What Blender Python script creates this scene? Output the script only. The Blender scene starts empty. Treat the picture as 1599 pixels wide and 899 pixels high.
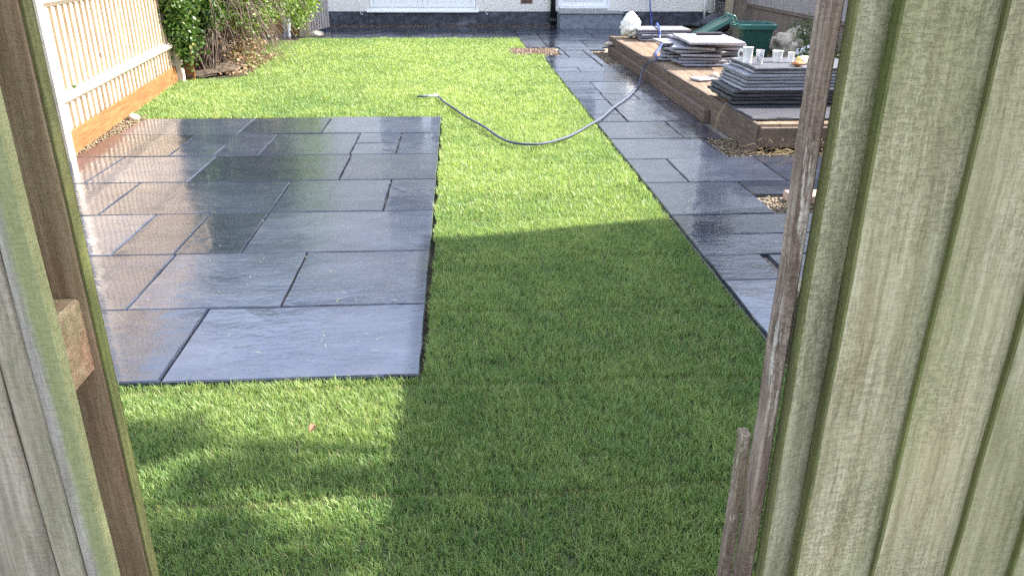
import bpy, bmesh, math, random
import numpy as np
from mathutils import Vector, Matrix
R = math.radians
random.seed(7); rng = np.random.default_rng(7)
S = bpy.context.scene
COL = S.collection

# ------------------------------------------------------------------ camera
cam_d = bpy.data.cameras.new('camera'); cam = bpy.data.objects.new('camera', cam_d); COL.objects.link(cam)
cam_d.sensor_width = 36.0; cam_d.lens = 36 * 1231.1 / 1599; cam_d.clip_start = 0.02; cam_d.clip_end = 2000
P_, Y_, RO_ = R(23.311), R(3.908), R(0.317)
fw = Vector((math.sin(Y_) * math.cos(P_), math.cos(Y_) * math.cos(P_), -math.sin(P_)))
ri = Vector((math.cos(Y_), -math.sin(Y_), 0)); up = ri.cross(fw)
r2 = ri * math.cos(RO_) + up * math.sin(RO_); u2 = -ri * math.sin(RO_) + up * math.cos(RO_)
M = Matrix((r2, u2, -fw)).transposed().to_4x4(); M.translation = Vector((0, 0, 1.35))
cam.matrix_world = M
S.camera = cam
# ------------------------------------------------------------------ light
SUN_AZ, SUN_EL = 77.0, 38.0           # azimuth clockwise from +Y
w = bpy.data.worlds.new('World'); S.world = w; w.use_nodes = True
nt = w.node_tree; nt.nodes.clear()
sky = nt.nodes.new('ShaderNodeTexSky'); sky.sky_type = 'NISHITA'; sky.sun_disc = False
sky.sun_elevation = R(SUN_EL); sky.sun_rotation = R(SUN_AZ)
sky.air_density = 1.0; sky.dust_density = 1.6; sky.ozone_density = 1.0
bg = nt.nodes.new('ShaderNodeBackground'); bg.inputs[1].default_value = 0.15
wo = nt.nodes.new('ShaderNodeOutputWorld')
tcw = nt.nodes.new('ShaderNodeTexCoord'); cn_ = nt.nodes.new('ShaderNodeTexNoise'); cn_.inputs['Scale'].default_value = 2.6; cn_.inputs['Detail'].default_value = 7; cn_.inputs['Roughness'].default_value = .58
rp_ = nt.nodes.new('ShaderNodeValToRGB'); rp_.color_ramp.elements[0].position = .36; rp_.color_ramp.elements[0].color = (.06, .06, .06, 1); rp_.color_ramp.elements[1].position = .66; rp_.color_ramp.elements[1].color = (.8, .8, .8, 1)
mx_ = nt.nodes.new('ShaderNodeMix'); mx_.data_type = 'RGBA'; mx_.inputs[7].default_value = (2.9, 2.95, 3.25, 1)      # thin even cloud over the whole sky
nt.links.new(tcw.outputs['Generated'], cn_.inputs['Vector']); nt.links.new(cn_.outputs['Fac'], rp_.inputs[0]); nt.links.new(rp_.outputs[0], mx_.inputs[0]); nt.links.new(sky.outputs[0], mx_.inputs[6])
nt.links.new(mx_.outputs[2], bg.inputs[0]); nt.links.new(bg.outputs[0], wo.inputs[0])
sl = bpy.data.lights.new('sun', 'SUN'); sl.energy = 4.2; sl.angle = R(0.55); sl.color = (1.0, 0.94, 0.84)
so = bpy.data.objects.new('sun', sl); COL.objects.link(so); so.location = (8, 4, 9)
sd = Vector((math.sin(R(SUN_AZ)) * math.cos(R(SUN_EL)), math.cos(R(SUN_AZ)) * math.cos(R(SUN_EL)), math.sin(R(SUN_EL))))
so.rotation_euler = sd.to_track_quat('Z', 'Y').to_euler()
S.view_settings.view_transform = 'Standard'; S.view_settings.look = 'None'
S.view_settings.gamma = 1.0; S.view_settings.exposure = 2.4
S.render.engine = 'CYCLES'
S.cycles.max_bounces = 8; S.cycles.transparent_max_bounces = 8
S.cycles.sample_clamp_indirect = 4.0; S.cycles.use_denoising = False

# ------------------------------------------------------------------ material helpers
class NT:
    def __init__(s, name):
        s.m = bpy.data.materials.new(name); s.m.use_nodes = True
        s.t = s.m.node_tree; s.t.nodes.clear()
        s.out = s.t.nodes.new('ShaderNodeOutputMaterial')
    def n(s, typ, **k):
        a = s.t.nodes.new('ShaderNode' + typ)
        for q, v in k.items(): setattr(a, q, v)
        return a
    def put(s, sock, v):
        if isinstance(v, bpy.types.NodeSocket): s.t.links.new(v, sock)
        elif isinstance(v, (tuple, list)) and len(v) == 3 and sock.type == 'RGBA': sock.default_value = (*v, 1)
        else: sock.default_value = v
    def coords(s, scale=(1, 1, 1), rand=True, loc=(0, 0, 0)):
        tc = s.n('TexCoord'); o = tc.outputs['Object']
        if rand:
            oi = s.n('ObjectInfo'); mu = s.n('Math', operation='MULTIPLY'); s.put(mu.inputs[0], oi.outputs['Random']); mu.inputs[1].default_value = 53.0
            ad = s.n('VectorMath', operation='ADD'); s.put(ad.inputs[0], o); s.put(ad.inputs[1], mu.outputs[0]); o = ad.outputs[0]
        mp = s.n('Mapping'); mp.inputs['Scale'].default_value = scale; mp.inputs['Location'].default_value = loc
        s.put(mp.inputs[0], o); return mp.outputs[0]
    def world(s, scale=(1, 1, 1)):
        g = s.n('NewGeometry'); mp = s.n('Mapping'); mp.inputs['Scale'].default_value = scale
        s.put(mp.inputs[0], g.outputs['Position']); return mp.outputs[0]
    def noise(s, vec, scale=1, detail=4, rough=.55, dist=0):
        a = s.n('TexNoise'); s.put(a.inputs['Vector'], vec); a.inputs['Scale'].default_value = scale
        a.inputs['Detail'].default_value = detail; a.inputs['Roughness'].default_value = rough; a.inputs['Distortion'].default_value = dist
        return a.outputs['Fac']
    def vor(s, vec, scale=1, feature='F1', out='Distance'):
        a = s.n('TexVoronoi', feature=feature); s.put(a.inputs['Vector'], vec); a.inputs['Scale'].default_value = scale
        return a.outputs[out]
    def ramp(s, f, *st, interp='LINEAR'):
        a = s.n('ValToRGB'); cr = a.color_ramp; cr.interpolation = interp
        while len(cr.elements) < len(st): cr.elements.new(.5)
        for e, (p, c) in zip(cr.elements, st):
            e.position = p; e.color = (*c, 1) if isinstance(c, (tuple, list)) else (c, c, c, 1)
        s.put(a.inputs[0], f); return a.outputs[0]
    def mix(s, f, a, b, typ='MIX'):
        q = s.n('Mix', data_type='RGBA', blend_type=typ); s.put(q.inputs[0], f); s.put(q.inputs[6], a); s.put(q.inputs[7], b)
        return q.outputs[2]
    def math(s, op, a, b=0.0, clamp=False):
        q = s.n('Math', operation=op, use_clamp=clamp); s.put(q.inputs[0], a); s.put(q.inputs[1], b); return q.outputs[0]
    def bump(s, h, strength=.5, dist=.002, normal=None):
        b = s.n('Bump'); s.put(b.inputs['Height'], h); b.inputs['Strength'].default_value = strength; b.inputs['Distance'].default_value = dist
        if normal is not None: s.put(b.inputs['Normal'], normal)
        return b.outputs[0]
    def attr(s, name, out='Color'):
        a = s.n('Attribute', attribute_name=name); return a.outputs[out]
    def rnd(s):
        return s.n('ObjectInfo').outputs['Random']
    def bsdf(s, color, rough=.6, normal=None, **k):
        b = s.n('BsdfPrincipled'); s.put(b.inputs['Base Color'], color); s.put(b.inputs['Roughness'], rough)
        if normal is not None: s.put(b.inputs['Normal'], normal)
        for q, v in k.items(): s.put(b.inputs[q.replace('_', ' ')], v)
        s.t.links.new(b.outputs[0], s.out.inputs[0]); return b

def plain(name, col, rough=.5, var=.12, bump=.0, scale=40, **k):
    n = NT(name); f = n.noise(n.coords(), scale, 4)
    c = n.mix(n.ramp(f, (.3, 0), (.7, 1)), tuple(max(0, x * (1 - var)) for x in col), tuple(min(1, x * (1 + var)) for x in col))
    nm = n.bump(f, bump, .003) if bump else None
    n.bsdf(c, rough, nm, **k); return n.m

def wood(name, dark, mid, light, axis='Z', algae=(.2, .25, .08), algae_amt=0.0, edge=None, grain=1.0, rough=.8, bump=.6, wear=None, knots=True, hue=False):
    n = NT(name)
    def sc(a, l): return (a, a, l) if axis == 'Z' else ((a, l, a) if axis == 'Y' else (l, a, a))
    warp = n.noise(n.coords(sc(2.2, .9)), 3, 3)
    v = n.coords(sc(1, .05))
    vw = n.n('VectorMath', operation='ADD'); n.put(vw.inputs[0], v)
    cv = n.n('CombineXYZ'); wm = n.math('MULTIPLY', warp, .035); n.put(cv.inputs[0], wm); n.put(cv.inputs[1], wm); n.put(cv.inputs[2], 0.0 if axis == 'Z' else wm)
    n.put(vw.inputs[1], cv.outputs[0]); vv = vw.outputs[0]
    g1 = n.noise(vv, 75 * grain, 5, .65); g2 = n.noise(vv, 330 * grain, 3, .6)
    big = n.noise(n.coords(sc(5, 1.4)), 1.3, 5, .6)
    c = n.ramp(g1, (.28, dark), (.5, mid), (.72, light))
    c = n.mix(n.math('MULTIPLY', n.ramp(g2, (.34, 1), (.5, 0)), .45), c, dark)
    c = n.mix(.75, c, n.ramp(big, (.25, (.62, .62, .62)), (.55, (1, 1, 1)), (.8, (1.25, 1.2, 1.1))), 'MULTIPLY')
    wv = n.n('TexWave', wave_type='BANDS', bands_direction='X' if axis != 'X' else 'Y'); n.put(wv.inputs['Vector'], n.coords(sc(1, .07))); wv.inputs['Scale'].default_value = 26; wv.inputs['Distortion'].default_value = 9; wv.inputs['Detail'].default_value = 3; wv.inputs['Detail Scale'].default_value = 1.2
    c = n.mix(n.math('MULTIPLY', n.ramp(wv.outputs['Fac'], (.0, 1), (.22, 0)), .30), c, dark)
    # rough-sawn flecks across the grain
    saw = n.math('ADD', n.math('MULTIPLY', n.noise(n.coords(sc(330, 120)), 1.0, 4, .8), .55), n.math('MULTIPLY', n.noise(n.coords(sc(70, 330)), 1.0, 3, .7), .45))
    sawm = n.noise(n.coords(sc(5, 3)), 1.0, 3, .6)
    sawf = n.math('MULTIPLY', n.ramp(saw, (.5, 0), (.62, 1)), n.ramp(sawm, (.36, .25), (.62, 1)))
    c = n.mix(n.math('MULTIPLY', sawf, .13), c, tuple(x * .5 for x in mid))
    if hue: c = n.mix(.85, c, n.ramp(n.rnd(), (0, (.98, 1.0, .95)), (.35, (1.06, 1.0, .86)), (.65, (.93, 1.0, .97)), (1, (1.04, 1.0, .90))), 'MULTIPLY')
    if knots:
        kv = n.vor(n.coords(sc(9, 4.2)), 1.0); kd = n.ramp(kv, (.05, 1), (.13, 0))
        c = n.mix(n.math('MULTIPLY', kd, .75), c, tuple(x * .35 for x in dark))
        ring = n.ramp(kv, (.09, 0), (.14, 1), (.26, 0)); c = n.mix(n.math('MULTIPLY', ring, .3), c, tuple(x * 1.1 for x in light))
    if algae_amt > 0:
        an = n.noise(n.coords(sc(3.2, 1.1), loc=(3, 7, 1)), 1.6, 6, .66)
        f = n.ramp(an, (.60 - algae_amt * .35, 0), (.80 - algae_amt * .22, 1))
        fine = n.noise(n.coords(sc(70, 40)), 1, 3); f = n.math('MULTIPLY', f, n.ramp(fine, (.3, .45), (.62, 1)))
        if edge is not None:       # algae gathers towards one edge of the board
            tc = n.n('TexCoord'); sx = n.n('SeparateXYZ'); n.put(sx.inputs[0], tc.outputs['Object'])
            e = n.n('MapRange'); n.put(e.inputs[0], sx.outputs[0]); e.inputs[1].default_value = edge[0]; e.inputs[2].default_value = edge[1]
            en = n.math('ADD', e.outputs[0], n.math('MULTIPLY', n.math('SUBTRACT', an, .5), 1.6))
            f = n.math('MAXIMUM', n.math('MULTIPLY', f, .5), n.ramp(en, (.35, 0), (.75, 1)))
        c = n.mix(n.math('MULTIPLY', f, .85), c, n.mix(g1, tuple(x * .7 for x in algae), tuple(x * 1.25 for x in algae)))
    if wear is not None:
        wn = n.noise(n.coords(sc(26, 2.5)), 1.4, 6, .75); c = n.mix(n.ramp(wn, (.56, 0), (.62, .9)), c, wear)
    hgt = n.math('ADD', n.math('MULTIPLY', g1, .6), n.math('MULTIPLY', g2, .3)); hgt = n.math('SUBTRACT', hgt, n.math('MULTIPLY', sawf, .7))
    n.bsdf(c, rough, n.bump(hgt, bump, .003), Specular_IOR_Level=.3); return n.m

MT = {}
# slate
def slate(name, wet, base=(.022, .028, .046)):
    n = NT(name); v = n.coords()
    lay = n.noise(n.coords((1, 2.4, 1)), 3.2, 8, .62, .6); fine = n.noise(n.coords((1, 1.8, 1)), 38, 5, .65); big = n.noise(v, 2.1, 3, .5)
    puddle = n.noise(n.world((.9, 1.3, 1)), 1.9, 5, .6)
    tint = n.ramp(n.rnd(), (0, tuple(x * .6 for x in base)), (.5, base), (1, (base[0] * 1.75, base[1] * 1.65, base[2] * 1.5)))
    c = n.mix(n.ramp(lay, (.3, 0), (.7, 1)), n.mix(1.0, tint, (.72, .74, .8), 'MULTIPLY'), n.mix(1.0, tint, (1.35, 1.3, 1.25), 'MULTIPLY'))
    rust = n.noise(n.coords((1, 1, 1), loc=(5, 2, 0)), 4.0, 6, .7)
    c = n.mix(n.ramp(rust, (.66, 0), (.78, .35)), c, (.16, .14, .12))
    speck = n.noise(v, 160, 2, .5); c = n.mix(n.ramp(speck, (.70, 0), (.76, .5)), c, (.26, .27, .3))
    if wet:
        r = n.ramp(puddle, (.36, .015), (.50, .06), (.64, .20)); r = n.math('ADD', r, n.math('MULTIPLY', fine, .05))
        h = n.math('ADD', n.math('MULTIPLY', lay, .9), n.math('ADD', n.math('MULTIPLY', fine, .10), n.math('MULTIPLY', n.noise(n.coords((1, 2.2, 1)), 15, 3, .55, .5), .75)))
        damp = n.ramp(puddle, (.36, .30), (.58, 1))
        hh = n.math('MULTIPLY', h, damp)
        b = n.bsdf(c, r, n.bump(hh, .42, .007), IOR=1.52, Specular_IOR_Level=.6, Coat_Weight=.4, Coat_Roughness=.06, Coat_IOR=1.4)
    else:
        h = n.math('ADD', lay, n.math('MULTIPLY', fine, .3))
        n.bsdf(c, n.ramp(fine, (.3, .38), (.7, .62)), n.bump(h, .4, .006), Specular_IOR_Level=.6)
    return n.m
MT['slate_wet'] = slate('wet slate', True)
MT['slate_dry'] = slate('damp slate', False, (.23, .235, .27))
MT['slate_mid'] = slate('grey slate', False, (.085, .088, .105))
MT['slate_dark'] = slate('dark slate', False, (.035, .036, .045))
# grit / soil
def grit(name, cols, scale=90, rough=.9):
    n = NT(name); v = n.world(); a = n.vor(v, scale, out='Color'); sx = n.n('SeparateColor'); n.put(sx.inputs[0], a)
    c = n.ramp(sx.outputs[0], (0, cols[0]), (.45, cols[1]), (1, cols[2]))
    pn = n.noise(v, 3, 5); c = n.mix(n.ramp(pn, (.35, .5), (.65, 0)), c, cols[0])
    d = n.vor(v, scale); n.bsdf(c, rough, n.bump(n.math('SUBTRACT', 1, d), .7, .006)); return n.m
MT['sand'] = grit('sharp sand', ((.10, .085, .065), (.22, .19, .15), (.36, .31, .25)), 160)
MT['soil'] = grit('soil', ((.028, .02, .013), (.06, .042, .027), (.11, .078, .05)), 60)
MT['thatch'] = grit('turf thatch', ((.018, .022, .008), (.04, .046, .017), (.10, .09, .04)), 160)
MT['ground'] = grit('rough ground', ((.04, .04, .018), (.07, .075, .03), (.12, .11, .06)), 6)

def leafmat(name, c0, c1, trans=.35, rough=.5):
    n = NT(name); t = n.attr('tint'); sx = n.n('SeparateColor'); n.put(sx.inputs[0], t)
    c = n.mix(sx.outputs[0], c0, c1)
    # dry straw share
    c = n.mix(sx.outputs[1], c, (.34, .30, .13))
    b = n.n('BsdfPrincipled'); n.put(b.inputs['Base Color'], c); b.inputs['Roughness'].default_value = rough; b.inputs['Specular IOR Level'].default_value = .35
    tr = n.n('BsdfTranslucent'); n.put(tr.inputs[0], n.mix(1.0, c, (1.25, 1.3, .75), 'MULTIPLY'))
    ms = n.n('MixShader'); ms.inputs[0].default_value = trans
    n.t.links.new(b.outputs[0], ms.inputs[1]); n.t.links.new(tr.outputs[0], ms.inputs[2]); n.t.links.new(ms.outputs[0], n.out.inputs[0])
    return n.m
MT['grass'] = leafmat('grass', (.092, .190, .060), (.32, .40, .145), .38, .45)
MT['ivy'] = leafmat('ivy leaves', (.022, .058, .012), (.085, .145, .03), .3, .4)
MT['privet'] = leafmat('light leaves', (.07, .14, .025), (.20, .28, .06), .4, .45)
MT['deadleaf'] = leafmat('dead leaves', (.13, .075, .045), (.34, .23, .15), .2, .8)
MT['twig'] = plain('twig bark', (.115, .085, .067), .85, .3, .3, 60)

MT['board_green'] = wood('weathered green boards', (.20, .172, .10), (.36, .32, .21), (.47, .43, .31), algae=(.225, .245, .105), algae_amt=.52, bump=.8, hue=True)
MT['board_olive'] = wood('mossy board edges', (.085, .085, .03), (.14, .14, .052), (.20, .20, .08), algae=(.16, .19, .05), algae_amt=.4, bump=.6, knots=False)
MT['board_grey'] = wood('weathered grey boards', (.19, .155, .115), (.325, .275, .215), (.44, .385, .315), algae=(.21, .22, .095), algae_amt=.34, bump=.6)
MT['board_edge'] = wood('board with mossy edge', (.20, .17, .15), (.33, .295, .265), (.42, .385, .35), algae=(.25, .265, .105), algae_amt=.45, edge=(-.036, -.008), bump=.6)
MT['board_inner'] = wood('sheltered inner board', (.19, .115, .065), (.34, .225, .14), (.47, .345, .225), algae=(.30, .29, .14), algae_amt=.55, bump=.5)
MT['stile'] = wood('worn brown stile', (.10, .062, .046), (.24, .17, .132), (.41, .33, .265), algae=(.26, .25, .14), algae_amt=.25, wear=(.55, .49, .42), bump=1.0, grain=1.6)
MT['rail_end'] = wood('rail timber', (.22, .13, .075), (.36, .22, .135), (.48, .32, .21), axis='X', algae=(.3, .34, .16), algae_amt=.38, bump=.6)
MT['fence_board'] = wood('pale fence boards', (.34, .25, .165), (.50, .41, .31), (.60, .52, .42), algae_amt=0, bump=.5)
MT['fence_rail'] = wood('pale fence rails', (.46, .36, .26), (.62, .54, .44), (.70, .63, .54), axis='Y', bump=.5)
MT['gravel_board'] = wood('orange gravel board', (.115, .048, .015), (.205, .088, .029), (.30, .145, .055), axis='Y', bump=.5)
MT['fence_far'] = wood('grey brown fence boards', (.13, .10, .078), (.23, .18, .145), (.33, .27, .225), bump=.5)
MT['fence_far_grey'] = wood('silvered fence boards', (.24, .21, .20), (.36, .32, .31), (.46, .42, .40), bump=.5)
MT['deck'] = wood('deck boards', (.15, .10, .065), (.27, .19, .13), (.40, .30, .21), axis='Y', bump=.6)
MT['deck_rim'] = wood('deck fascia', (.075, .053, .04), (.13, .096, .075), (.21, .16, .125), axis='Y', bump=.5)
MT['post_old'] = wood('old post', (.26, .21, .14), (.40, .33, .23), (.52, .45, .34), algae_amt=.2, bump=.5)
MT['render'] = None
n = NT('pebbledash'); v = n.coords(rand=False); pv = n.vor(v, 75); pn = n.noise(v, 30, 5, .7); st = n.noise(v, .9, 5)
c = n.mix(n.ramp(pn, (.35, .6), (.6, 0)), (.84, .79, .72), (.64, .59, .53)); c = n.mix(n.ramp(st, (.5, 0), (.75, .25)), c, (.55, .50, .46))
n.bsdf(c, .85, n.bump(n.math('ADD', pn, n.math('SUBTRACT', 1, pv)), .8, .012)); MT['render'] = n.m
n = NT('black plinth paint'); v = n.coords(rand=False); a = n.noise(v, 9, 7, .72); b2 = n.noise(n.coords((1, 1, 3), rand=False), 2.2, 5, .6)
c = n.mix(n.ramp(a, (.42, 0), (.62, 1)), (.018, .019, .028), (.060, .064, .085)); c = n.mix(n.ramp(b2, (.52, 0), (.68, .8)), c, (.15, .155, .19)); sp = n.noise(v, 60, 4, .7); c = n.mix(n.ramp(sp, (.62, 0), (.7, .6)), c, (.30, .30, .33))
n.bsdf(c, .6, n.bump(a, .5, .01)); MT['plinth'] = n.m
MT['upvc'] = plain('white plastic frame', (.80, .80, .80), .28, .03)
MT['white'] = plain('white plastic', (.78, .78, .76), .35, .06)
MT['blackpipe'] = plain('black pipe paint', (.02, .02, .026), .35, .2)
MT['brickvent'] = plain('terracotta vent', (.26, .11, .08), .8, .25, .3)
MT['grey_render'] = plain('pale grey render', (.60, .60, .62), .9, .15, .3)
MT['brick'] = plain('pale brick', (.40, .27, .20), .9, .25, .5)
MT['step'] = plain('painted concrete step', (.17, .185, .225), .6, .3, .4, 14)
MT['roof'] = plain('grey roof tile', (.16, .15, .15), .8, .3, .4, 20)
n = NT('window glass'); n.bsdf((.03, .035, .04), .03, Specular_IOR_Level=.8); MT['glass'] = n.m
MT['bin'] = plain('dark green plastic', (.012, .062, .048), .38, .15, .1, 30)
MT['bin_rim'] = plain('green plastic rim', (.03, .115, .10), .35, .12)
MT['hose'] = plain('grey blue hose rubber', (.06, .07, .105), .65, .2, .2, 120, Specular_IOR_Level=.25)
MT['hose_blue'] = plain('blue hose rubber', (.045, .085, .36), .4, .15)
MT['bag'] = plain('white woven sack', (.74, .73, .70), .75, .12, .6, 18)
MT['sack'] = plain('dirty cream sack', (.42, .36, .28), .85, .3, .7, 14)
MT['black_sack'] = plain('black rubble sack', (.035, .036, .05), .4, .25, .5, 16)
MT['stone'] = plain('pale stone', (.40, .35, .29), .85, .2, .4, 25)
n = NT('clear plastic'); n.bsdf((.9, .92, .95), .12, Transmission_Weight=.75, IOR=1.35); MT['clear'] = n.m
MT['yellow'] = plain('yellow plastic', (.68, .50, .16), .45, .15)
MT['cloth'] = plain('orange cloth', (.40, .17, .07), .9, .2, .4)
MT['straw'] = plain('dry straw', (.30, .22, .115), .85, .3)
MT['clip'] = plain('cut grass', (.26, .27, .14), .8, .25)
MT['mesh_blue'] = plain('blue grey mesh', (.22, .25, .33), .6, .25, .5, 90)
MT['metal'] = plain('rusty nail', (.12, .075, .06), .6, .3)
MT['felt'] = plain('shed felt', (.07, .07, .07), .9, .2, .4)
n = NT('gravel stones'); sx = n.n('SeparateColor'); n.put(sx.inputs[0], n.attr('tint'))
gc = n.ramp(sx.outputs[0], (0, (.06, .04, .022)), (.35, (.14, .10, .055)), (.7, (.21, .155, .09)), (1, (.31, .25, .17)))
n.bsdf(gc, .8, n.bump(n.noise(n.world(), 150, 3), .3, .003)); MT['gravel'] = n.m
n = NT('red gravel stones'); sx = n.n('SeparateColor'); n.put(sx.inputs[0], n.attr('tint'))
gc = n.ramp(sx.outputs[0], (0, (.06, .036, .025)), (.4, (.13, .08, .055)), (.75, (.20, .135, .095)), (1, (.30, .24, .18)))
n.bsdf(gc, .8); MT['gravel_red'] = n.m

# ------------------------------------------------------------------ mesh helpers
def me_from(name, v, f, mat, smooth=False):
    m = bpy.data.meshes.new(name); m.from_pydata([tuple(map(float, q)) for q in v], [], f); m.update()
    if mat is not None: m.materials.append(MT[mat] if isinstance(mat, str) else mat)
    if smooth: m.polygons.foreach_set('use_smooth', [True] * len(m.polygons))
    return m
def ob(name, data, parent=None, loc=(0, 0, 0), rot=(0, 0, 0), **p):
    o = bpy.data.objects.new(name, data); COL.objects.link(o); o.location = loc; o.rotation_euler = rot
    if parent is not None: o.parent = parent
    for k, v in p.items(): o[k] = v
    return o
def thing(name, label, category, loc=(0, 0, 0), rz=0, group=None):
    o = ob(name, None, None, loc, (0, 0, rz), label=label, category=category)
    if group: o['group'] = group
    return o
_bc = {}
def box(sx, sy, sz, mat, bev=.003, seg=1):
    """bevelled box: centred in x and y, standing on z = 0"""
    key = (round(sx, 4), round(sy, 4), round(sz, 4), mat, bev)
    if key in _bc: return _bc[key]
    bm = bmesh.new(); bmesh.ops.create_cube(bm, size=1)
    for v in bm.verts: v.co = Vector((v.co.x * sx, v.co.y * sy, (v.co.z + .5) * sz))
    if bev: bmesh.ops.bevel(bm, geom=bm.edges[:], offset=min(bev, min(sx, sy, sz) * .4), segments=seg, affect='EDGES')
    m = bpy.data.meshes.new('block'); bm.to_mesh(m); bm.free(); m.materials.append(MT[mat]); _bc[key] = m
    return m
def bx(name, x0, x1, y0, y1, z0, z1, mat, parent=None, bev=.003, **p):
    return ob(name, box(x1 - x0, y1 - y0, z1 - z0, mat, bev), parent, ((x0 + x1) / 2, (y0 + y1) / 2, z0), **p)
def feather(wd, t0, t1, h, mat, nseg=14, wob=.0012, seed=0, edge_mat=None):
    """featheredge board, thick edge t0 at x=0 (left), thin edge t1 at x=wd, front towards -y, z 0..h"""
    r = random.Random(seed); v = []; f = []
    for i in range(nseg + 1):
        z = h * i / nseg; a = r.uniform(-wob, wob); b = r.uniform(-wob, wob); c = r.uniform(-wob, wob) * .4
        v += [(a, -t0 + c, z), (a + .0015, 0, z), (wd + b, 0, z), (wd + b, -t1 + c * .5, z), (a + .003, -t0 - .0006 + c, z)]
    k = 5; order = [0, 1, 2, 3, 4]
    for i in range(nseg):
        for j in range(k):
            q = (j + 1) % k; f.append((i * k + order[j], (i + 1) * k + order[j], (i + 1) * k + order[q], i * k + order[q]))
    f.append(tuple(order)); f.append(tuple(nseg * k + o for o in reversed(order)))
    m = me_from('featheredge', v, f, mat)
    if edge_mat:
        m.materials.append(MT[edge_mat])
        for i in range(nseg):
            for j in (0, 4): m.polygons[i * k + j].material_index = 1
    return m
def plank(sx, sy, sz, mat, nseg=10, wob=.0015, seed=0):
    """board with slightly wandering edges and eased corners; x-centred, y 0..sy, z 0..sz"""
    r = random.Random(seed); v = []; f = []; e = .0025
    for i in range(nseg + 1):
        z = sz * i / nseg; a = -sx / 2 + r.uniform(-wob, wob); b = sx / 2 + r.uniform(-wob, wob)
        v += [(a + e, 0, z), (b - e, 0, z), (b, e, z), (b, sy - e, z), (b - e, sy, z), (a + e, sy, z), (a, sy - e, z), (a, e, z)]
    for i in range(nseg):
        for j in range(8):
            q = (j + 1) % 8; f.append((i * 8 + j, i * 8 + q, (i + 1) * 8 + q, (i + 1) * 8 + j))
    f.append(tuple(reversed(range(8)))); f.append(tuple(nseg * 8 + j for j in range(8)))
    return me_from('plank', v, f, mat)
def slabmesh(sx, sy, t, mat, seed=0, rag=.004, step=.11, cham=0.0):
    """riven slab, centred, top at z=0, uneven hand-cut edges"""
    r = random.Random(seed); P = []
    def side(ax, ay, bx_, by):
        L = math.hypot(bx_ - ax, by - ay); k = max(2, int(L / step))
        for i in range(k):
            u = i / k; nx, ny = (by - ay) / L, -(bx_ - ax) / L; d = 0 if i == 0 else r.uniform(-rag, rag * .5)
            P.append((ax + (bx_ - ax) * u + nx * d, ay + (by - ay) * u + ny * d))
    a, b = sx / 2, sy / 2
    side(-a, -b, a, -b); side(a, -b, a, b); side(a, b, -a, b); side(-a, b, -a, -b)
    k = len(P); v = []
    for x, y in P: v.append((x * (1 - .008 / sx) + r.uniform(-.001, .001), y * (1 - .008 / sy), r.uniform(-.0006, .0006)))
    for x, y in P: v.append((x, y, -.004 - r.uniform(0, .004)))
    if cham:
        for x, y in P: v.append((x + r.uniform(-.002, .002), y + r.uniform(-.002, .002), -t + cham + r.uniform(-.002, .002)))
    for x, y in P: v.append((x * (1 - cham * 3.4 / sx) + r.uniform(-.003, .003), y * (1 - cham * 3.4 / sy) + r.uniform(-.003, .003), -t))
    nl = 3 + (cham > 0); v.append((0, 0, .0))
    f = [(i, (i + 1) % k, nl * k) for i in range(k)]
    for l in range(nl - 1): f += [(l * k + i, (l + 1) * k + i, (l + 1) * k + (i + 1) % k, l * k + (i + 1) % k) for i in range(k)]
    f.append(tuple((nl - 1) * k + i for i in reversed(range(k))))
    return me_from('slab', v, f, mat)
def tube(pts, rad, mat, n=8, name='tube', smooth=True, cap=True):
    pts = [Vector(q) for q in pts]; rads = rad if isinstance(rad, (list, tuple)) else [rad] * len(pts)
    v = []; f = []; up_ = Vector((0, 0, 1)); pu = None
    for i, q in enumerate(pts):
        d = (pts[min(i + 1, len(pts) - 1)] - pts[max(i - 1, 0)]).normalized()
        if pu is None: pu = d.orthogonal().normalized()
        pu = (pu - d * pu.dot(d)).normalized(); s_ = d.cross(pu)
        for j in range(n):
            a = 2 * math.pi * j / n; v.append(q + (pu * math.cos(a) + s_ * math.sin(a)) * rads[i])
    for i in range(len(pts) - 1):
        for j in range(n): f.append((i * n + j, i * n + (j + 1) % n, (i + 1) * n + (j + 1) % n, (i + 1) * n + j))
    if cap: f.append(tuple(reversed(range(n)))); f.append(tuple((len(pts) - 1) * n + j for j in range(n)))
    return me_from(name, v, f, mat, smooth)
def spline(pts, k=8):
    P = [Vector(q) for q in pts]; P = [P[0] * 2 - P[1]] + P + [P[-1] * 2 - P[-2]]; out = []
    for i in range(1, len(P) - 2):
        for j in range(k):
            t = j / k; a, b, c, d = P[i - 1:i + 3]
            out.append(.5 * ((2 * b) + (c - a) * t + (2 * a - 5 * b + 4 * c - d) * t * t + (3 * b - a - 3 * c + d) * t ** 3))
    out.append(P[-2]); return out
def lump(rx, ry, rz, mat, seed=0, amp=.25, sub=3, fl=.0, freq=1.0):
    """uneven rounded lump standing on z=0"""
    bm = bmesh.new(); bmesh.ops.create_icosphere(bm, subdivisions=sub, radius=1)
    from mathutils import noise as mn
    for v in bm.verts:
        d = 1 + amp * mn.noise(v.co * 1.6 * freq + Vector((seed * 3.1, seed, 0))) + amp * .5 * mn.noise(v.co * 4 * freq + Vector((seed, 0, 5)))
        v.co = Vector((v.co.x * rx * d, v.co.y * ry * d, max(-1 + fl, v.co.z) * rz * d))
    z0 = min(v.co.z for v in bm.verts)
    for v in bm.verts: v.co.z -= z0
    for f in bm.faces: f.smooth = True
    m = bpy.data.meshes.new('lump'); bm.to_mesh(m); bm.free(); m.materials.append(MT[mat]); return m
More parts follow.
